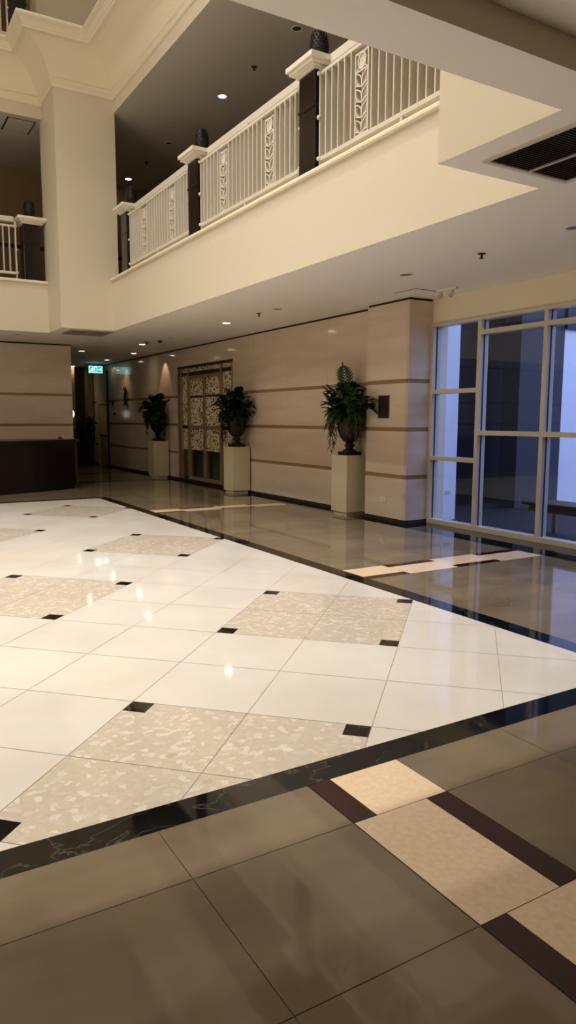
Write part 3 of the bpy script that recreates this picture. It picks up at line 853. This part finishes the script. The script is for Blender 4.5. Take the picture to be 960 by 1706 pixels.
# twin headed emergency light
t = empty('ceiling_emergency_light', (6.98, 7.52, ZC), 0, label='twin headed white emergency light under the ceiling by the glass wall', cat='emergency light')
b = newbm(); box(b, -.022, .022, -.19, .19, -.03, 0); obj('housing', b, 'plastic', t, bevel=.006)
for y in (-.11, .11):
    b = newbm(); tube(b, [(0, y, -.035), (0, y, -.075)], .012)
    for a, c, q in (((0, y, -.075), (-.05, y-.015, -.115), .035),): tube(b, [a, c], .03, 14, 0, q)
    h = obj('lamp_head', b, 'plastic', t)
    b = newbm(); tube(b, [(-.05, y-.015, -.115), (-.054, y-.016, -.118)], .031, 14); obj('lamp_lens', b, 'chrome', h)

# exit sign
t = empty('exit_sign', (6.72, 23.2, 3.02), 0, label='illuminated green exit sign hanging at the passage end', cat='exit sign')
b = newbm(); box(b, -.22, .22, -.02, .02, -.02, .2); obj('sign_box', b, 'sign_green', t, bevel=.004)
b = newbm()
for x0, x1, z0, z1 in ((-.21, .21, .182, .19), (-.21, .21, -.01, -.002), (-.21, -.202, -.01, .19), (.202, .21, -.01, .19)): box(b, x0, x1, -.024, -.02, z0, z1)
obj('border', b, 'sign_white', t)
b = newbm()   # running figure
def bar(p, q, w):
    P, Q = Vector((p[0], 0, p[1])), Vector((q[0], 0, q[1])); d = (Q-P).normalized(); n_ = Vector((-d.z, 0, d.x))*w/2
    v = [b.verts.new(Vector((0, y, 0))+a) for y in (-.024, -.02) for a in (P+n_, P-n_, Q-n_, Q+n_)]
    for f in ((0, 1, 2, 3), (7, 6, 5, 4), (0, 4, 5, 1), (1, 5, 6, 2), (2, 6, 7, 3), (3, 7, 4, 0)): b.faces.new([v[i] for i in f])
for p, q, w in (((-.10, .12), (-.12, .07), .03), ((-.12, .07), (-.08, .04), .016), ((-.08, .04), (-.10, .005), .014), ((-.12, .07), (-.16, .04), .016), ((-.16, .04), (-.18, .045), .014),
                ((-.10, .115), (-.06, .095), .012), ((-.10, .115), (-.15, .105), .012), ((-.092, .148), (-.072, .148), .022), ((-.03, .01), (-.03, .17), .012), ((-.03, .17), (.04, .17), .012), ((.04, .17), (.04, .01), .012)): bar(p, q, w)
obj('running_figure', b, 'sign_white', t)
b = newbm()
for p, q, w in (((.08, .09), (.18, .09), .018), ((.18, .09), (.145, .125), .018), ((.18, .09), (.145, .055), .018)): bar(p, q, w)
obj('arrow', b, 'sign_white', t)
b = newbm(); tube(b, [(-.15, 0, .2), (-.15, 0, ZC-3.02)], .008); tube(b, [(.15, 0, .2), (.15, 0, ZC-3.02)], .008); obj('hanger', b, 'chrome', t)

# ------------------------------------------------------------------ wall fittings
t = empty('wall_plaque', (XP, 8.85, 1.575), 0, label='dark metal plaque on the pilaster right of the nearest urn', cat='plaque')
b = newbm(); box(b, -.015, 0, -.13, .13, 0, .345); obj('plate', b, 'plaque', t, bevel=.003)
b = newbm(); box(b, -.019, -.015, -.118, .118, .012, .333); obj('face', b, 'dplastic', t)
def socket(loc, label, sgn='y'):
    t = empty('wall_socket', loc, 0, label=label, cat='socket')
    b = newbm()
    if sgn == 'y': box(b, -.01, 0, -.06, .06, -.037, .037)
    else: box(b, -.06, .06, -.01, 0, -.037, .037)
    obj('plate', b, 'plastic', t, bevel=.003)
    for k in (-.028, .028):
        b = newbm()
        for dz in (-.012, .012):
            if sgn == 'y': box(b, -.012, -.0098, k-.004, k+.004, dz-.006, dz+.006)
            else: box(b, k-.004, k+.004, -.012, -.0098, dz-.006, dz+.006)
        obj('outlet', b, 'dplastic', t)
socket((XP, 8.83, .325), 'white socket low on the travertine pilaster')
socket((7.98, 8.45, .42), 'socket low on the white outdoor wall seen through the first pane', 'x')
for y, z, lab, hh in ((22.9, 2.05, 'upper dark keypad on the stone wall before the pale door', .14), (22.75, 1.72, 'lower dark switch on the stone wall before the pale door', .10)):
    t = empty('wall_switch', (XW, y, z), 0, label=lab, cat='switch')
    b = newbm(); box(b, -.03, 0, -.07, .07, -hh/2, hh/2); obj('housing', b, 'dplastic', t, bevel=.006)
    b = newbm(); box(b, -.036, -.03, -.03, .03, -.03, .03); obj('button', b, 'dplastic', t)
# small wall sculpture: a seahorse-like bronze scroll on a bracket
t = empty('wall_sculpture', (XW-.06, 21.5, 2.05), 0, label='small dark carved figure mounted high on the stone wall under a spotlight', cat='sculpture')
b = newbm()
pts = [(0, -.02, -.02), (0, .03, .05), (0, .05, .13), (0, .03, .22), (0, -.02, .30), (0, -.03, .37), (0, .01, .43), (0, .07, .43), (0, .11, .39)]
tube(b, pts, .045, 10, 0, .03)
tube(b, [(0, .03, .22), (-.01, .10, .27), (0, .12, .22)], .02, 8, 0, .008)
tube(b, [(0, -.03, .40), (0, -.06, .46), (0, -.04, .49)], .012, 8, 0, .005)
obj('figure', b, 'figure', t)
b = newbm(); box(b, -.05, .06, -.07, .07, -.10, -.02); obj('bracket', b, 'figure', t, bevel=.01)

# ------------------------------------------------------------------ reception desk
t = empty('reception_desk', (-.69, 16.2, 0), 0, label='long dark curved reception desk before the banded stone wall', cat='desk')
def desk_pts(off):
    c = Vector((-.69, 24.35)); R = 9.35+off; out = []
    half = [4.75*i/16 for i in range(17)]
    right = []
    for dx in half: right.append((c.x+dx, c.y-math.sqrt(R*R-dx*dx)))
    e = right[-1]
    for k in range(1, 7):
        a = PI/2*k/6; right.append((e[0]+(.30+off*.6)*math.sin(a), e[1]+.14*k/6+.34*(1-math.cos(a))))
    right.append((right[-1][0], 17.25))
    left = [(2*c.x-x, y) for x, y in right[1:]][::-1]
    return left+right
def desk_solid(bm, off, z0, z1):
    pts = [(x+.69, y-16.2) for x, y in desk_pts(off)]
    lo = [bm.verts.new((x, y, z0)) for x, y in pts]; hi = [bm.verts.new((x, y, z1)) for x, y in pts]
    n = len(pts)
    for i in range(n): bm.faces.new((lo[i], lo[(i+1) % n], hi[(i+1) % n], hi[i]))
    bm.faces.new(hi); bm.faces.new(lo[::-1])
b = newbm(); desk_solid(b, 0, .08, 1.04); obj('front_panel', b, 'desk', t)
b = newbm(); desk_solid(b, .05, 1.04, 1.10); obj('counter_top', b, 'desk_red', t)
b = newbm(); desk_solid(b, -.05, 0, .08); obj('kick_base', b, 'desk', t)
t = empty('desk_bell', (4.0, 16.75, 1.10), 0, label='tiny dark bell on the right end of the reception desk', cat='bell')
b = newbm(); lathe(b, [(.05, 0), (.05, .012), (.03, .014)], 16); obj('base', b, 'dplastic', t)
b = newbm(); lathe(b, [(.045, .016), (.042, .035), (.028, .05), (.008, .056)], 16); obj('dome', b, 'dbronze', t)

# ------------------------------------------------------------------ console at the passage end
t = empty('console_table', (6.55, 24.45, 0), 0, label='narrow dark console table at the end of the passage', cat='table')
b = newbm(); box(b, -.42, .42, -.17, .17, .93, .97); obj('tabletop', b, 'dwood', t, bevel=.004)
b = newbm(); box(b, -.40, .40, -.15, .15, .80, .93); obj('apron', b, 'dwood', t)
for x in (-.38, .38):
    for y in (-.13, .13):
        b = newbm(); box(b, x-.02, x+.02, y-.02, y+.02, 0, .80); obj('leg', b, 'chrome', t)
b = newbm(); box(b, -.36, .36, -.10, .15, .02, .78); obj('back_panel', b, 'dwood', t)
t = empty('table_lamp', (6.24, 24.42, .97), 0, label='lit table lamp on the console beside the reception wall corner', cat='lamp')
b = newbm(); lathe(b, [(.07, 0), (.07, .02), (.02, .04), (.015, .3), (.03, .32), (.012, .36), (.012, .62)], 18); obj('base', b, 'chrome', t)
b = newbm(); lathe(b, [(.03, .62), (.075, .68), (.09, .75), (.075, .82), (.03, .88)], 20); obj('globe', b, 'lampglass', t)
b = newbm(); lathe(b, [(.05, .88), (.06, .90), (.03, .98)], 16); obj('top_cap', b, 'dbronze', t)
def bush(loc, label, seed, R=.2, n=70, red=False):
    random.seed(seed)
    t = empty('potted_plant', loc, 0, label=label, cat='plant', group='plants on the console table')
    b = newbm(); lathe(b, [(.07, 0), (.10, .06), (.12, .20), (.125, .24), (.10, .24)], 20); obj('pot', b, 'desk_red' if red else 'urn', t)
    b = newbm()
    for k in range(n):
        a = random.uniform(0, 2*PI); e = random.uniform(-.5, 1.4); l = random.uniform(.6, 1.1)*R
        p = (.05*math.cos(a), .05*math.sin(a), .25+random.uniform(0, .35))
        leaf(b, p, (math.cos(a)*math.cos(e), math.sin(a)*math.cos(e), math.sin(e)), l, l*.25, .4)
    obj('foliage', b, 'leafd', t)
bush((6.46, 24.42, .97), 'dark leafy plant in a red pot next to the lit table lamp', 5, .14, 60, True)
bush((6.82, 24.42, .97), 'larger dark bushy plant on the right of the console table', 6, .2, 100)

# ------------------------------------------------------------------ bench on the terrace
t = empty('terrace_bench', (8.25, 5.8, -.02), 0, label='dark timber bench on the terrace behind the glass', cat='bench')
for k in range(4):
    b = newbm(); box(b, -.24+.12*k, -.13+.12*k, -1.2, 1.2, .40, .45); obj('slat', b, 'bench', t, bevel=.004)
b = newbm(); box(b, -.2, .2, -1.1, 1.1, .32, .40); obj('frame', b, 'bench', t)
for y in (-.95, .95):
    for x in (-.18, .18):
        b = newbm(); box(b, x-.03, x+.03, y-.03, y+.03, 0, .32); obj('leg', b, 'benchleg', t)

# ------------------------------------------------------------------ light
# recessed lamps in the high atrium ceiling
def lamp_high(loc, label):
    t = empty('atrium_downlight', loc, 0, label=label, cat='ceiling light', group='recessed lamps of the atrium ceiling')
    b = newbm(); lathe(b, [(.20, 0), (.20, -.02), (.17, -.025)], 24); obj('trim_ring', b, 'plastic', t)
    b = newbm(); lathe(b, [(.15, -.026), (.148, -.03)], 24); obj('lens', b, 'atrium_lens', t)
    return t
al = None
for ix, x in enumerate((-4.2, -2.6, -1.0, .6, 2.2)):
    for iy, y in enumerate((5.2, 6.6, 8.6, 10.6, 12.6)):
        if al is None: al = lamp_high((x, y, 12.4), 'recessed round lamp in the high atrium ceiling, above the frame')
        else: copy_thing(al, (x, y, 12.4))
        tilt = x < -2 and y < 9.5
        ld = bpy.data.lights.new('atrium_spot', 'SPOT'); ld.energy = 620 if tilt else {5.2: 1250, 6.6: 560, 8.6: 480, 10.6: 420, 12.6: 420}[y]
        ld.spot_size = 1.3 if tilt else 1.45; ld.spot_blend = .9; ld.color = (1, .945, .86); ld.shadow_soft_size = .15
        o = bpy.data.objects.new('atrium_spot', ld); COL.objects.link(o); o.location = (x, y, 12.36)
        if tilt: o.rotation_euler = (Vector((4.6, y+2.2, 2.6))-Vector((x, y, 12.36))).to_track_quat('-Z', 'Y').to_euler()

t = empty('fill_chandelier', (-2.5, 7.6, 5.3), 0, label='ringed globe lamp added beyond the left edge to brighten the cove', cat='fill_chandelier')  # added out of view to brighten the cove, balcony edge and pier
b = newbm(); tube(b, [(0, 0, 7.1), (0, 0, .1)], .018, 10); lathe(b, [(.14, 7.1), (.14, 7.06), (.03, 7.0)], 20); obj('stem', b, 'bronze', t)
for R_, z_, n_ in ((.75, 0, 12), (.45, .4, 8)):
    b = newbm()
    pts = [(R_*math.cos(2*PI*i/48), R_*math.sin(2*PI*i/48), z_+.1) for i in range(49)]
    tube(b, pts, .018, 8)
    for i in range(4):
        a = PI/2*i; tube(b, [(0, 0, z_+.35), (R_*math.cos(a), R_*math.sin(a), z_+.1)], .009, 6)
    rg = obj('ring', b, 'bronze', t)
    for i in range(n_):
        a = 2*PI*i/n_; b = newbm()
        lathe(b, [(.02, z_-.11), (.055, z_-.09), (.075, z_-.03), (.06, z_+.04), (.025, z_+.09)], 16, R_*math.cos(a), R_*math.sin(a)); obj('globe', b, 'lampglass', rg)
ld = bpy.data.lights.new('fill_chandelier_light', 'POINT'); ld.energy = 520; ld.color = (1, .93, .84); ld.shadow_soft_size = .5  # added fill light for the cove and cornices
o = bpy.data.objects.new('fill_chandelier_light', ld); COL.objects.link(o); o.location = (-2.5, 7.6, 5.9)

def spot(name, loc, to, power, angle, col=(1, .8, .58), r=.03, blend=.6):
    ld = bpy.data.lights.new(name, 'SPOT'); ld.energy = power; ld.spot_size = angle; ld.spot_blend = blend; ld.color = col; ld.shadow_soft_size = r
    o = bpy.data.objects.new(name, ld); COL.objects.link(o); o.location = loc
    o.rotation_euler = (Vector(to)-Vector(loc)).to_track_quat('-Z', 'Y').to_euler()
    return o
spot('wall_washer_urn', (6.90, 18.33, ZC-.03), (7.17, 18.33, 2.4), 18, 1.1, (1, .62, .42))
spot('wall_washer_figure', (6.90, 21.5, ZC-.03), (7.17, 21.5, 2.3), 9, 1.0, (1, .72, .42))
for x, y in ((6.0, 12.27), (6.0, 16.80), (6.62, 19.2), (5.23, 19.25), (6.64, 21.7), (6.45, 24.9)):
    spot('downlight_beam', (x, y, ZC-.02), (x, y, 0), 9, 2.0, (1, .74, .45), .06, .8)
for x, y in ((6.90, 18.33), (6.90, 21.5)):
    c = copy_thing(off, (x, y, ZC), None, 'wall washing spotlight in the ceiling over the farthest urn' if y < 20 else 'wall washing spotlight in the ceiling over the carved figure'); c['group'] = 'wall washers'

w = bpy.data.worlds.new('dusk_sky'); S.world = w; w.use_nodes = True
bg = w.node_tree.nodes['Background']; bg.inputs['Color'].default_value = (.45, .55, 1.0, 1); bg.inputs['Strength'].default_value = 4.2

S.view_settings.view_transform = 'Standard'; S.view_settings.look = 'None'; S.view_settings.gamma = 1
S.view_settings.use_curve_mapping = False; S.view_settings.exposure = -0.16
S.cycles.max_bounces = 10; S.cycles.diffuse_bounces = 6; S.cycles.glossy_bounces = 5; S.cycles.transparent_max_bounces = 12
S.cycles.sample_clamp_indirect = 8
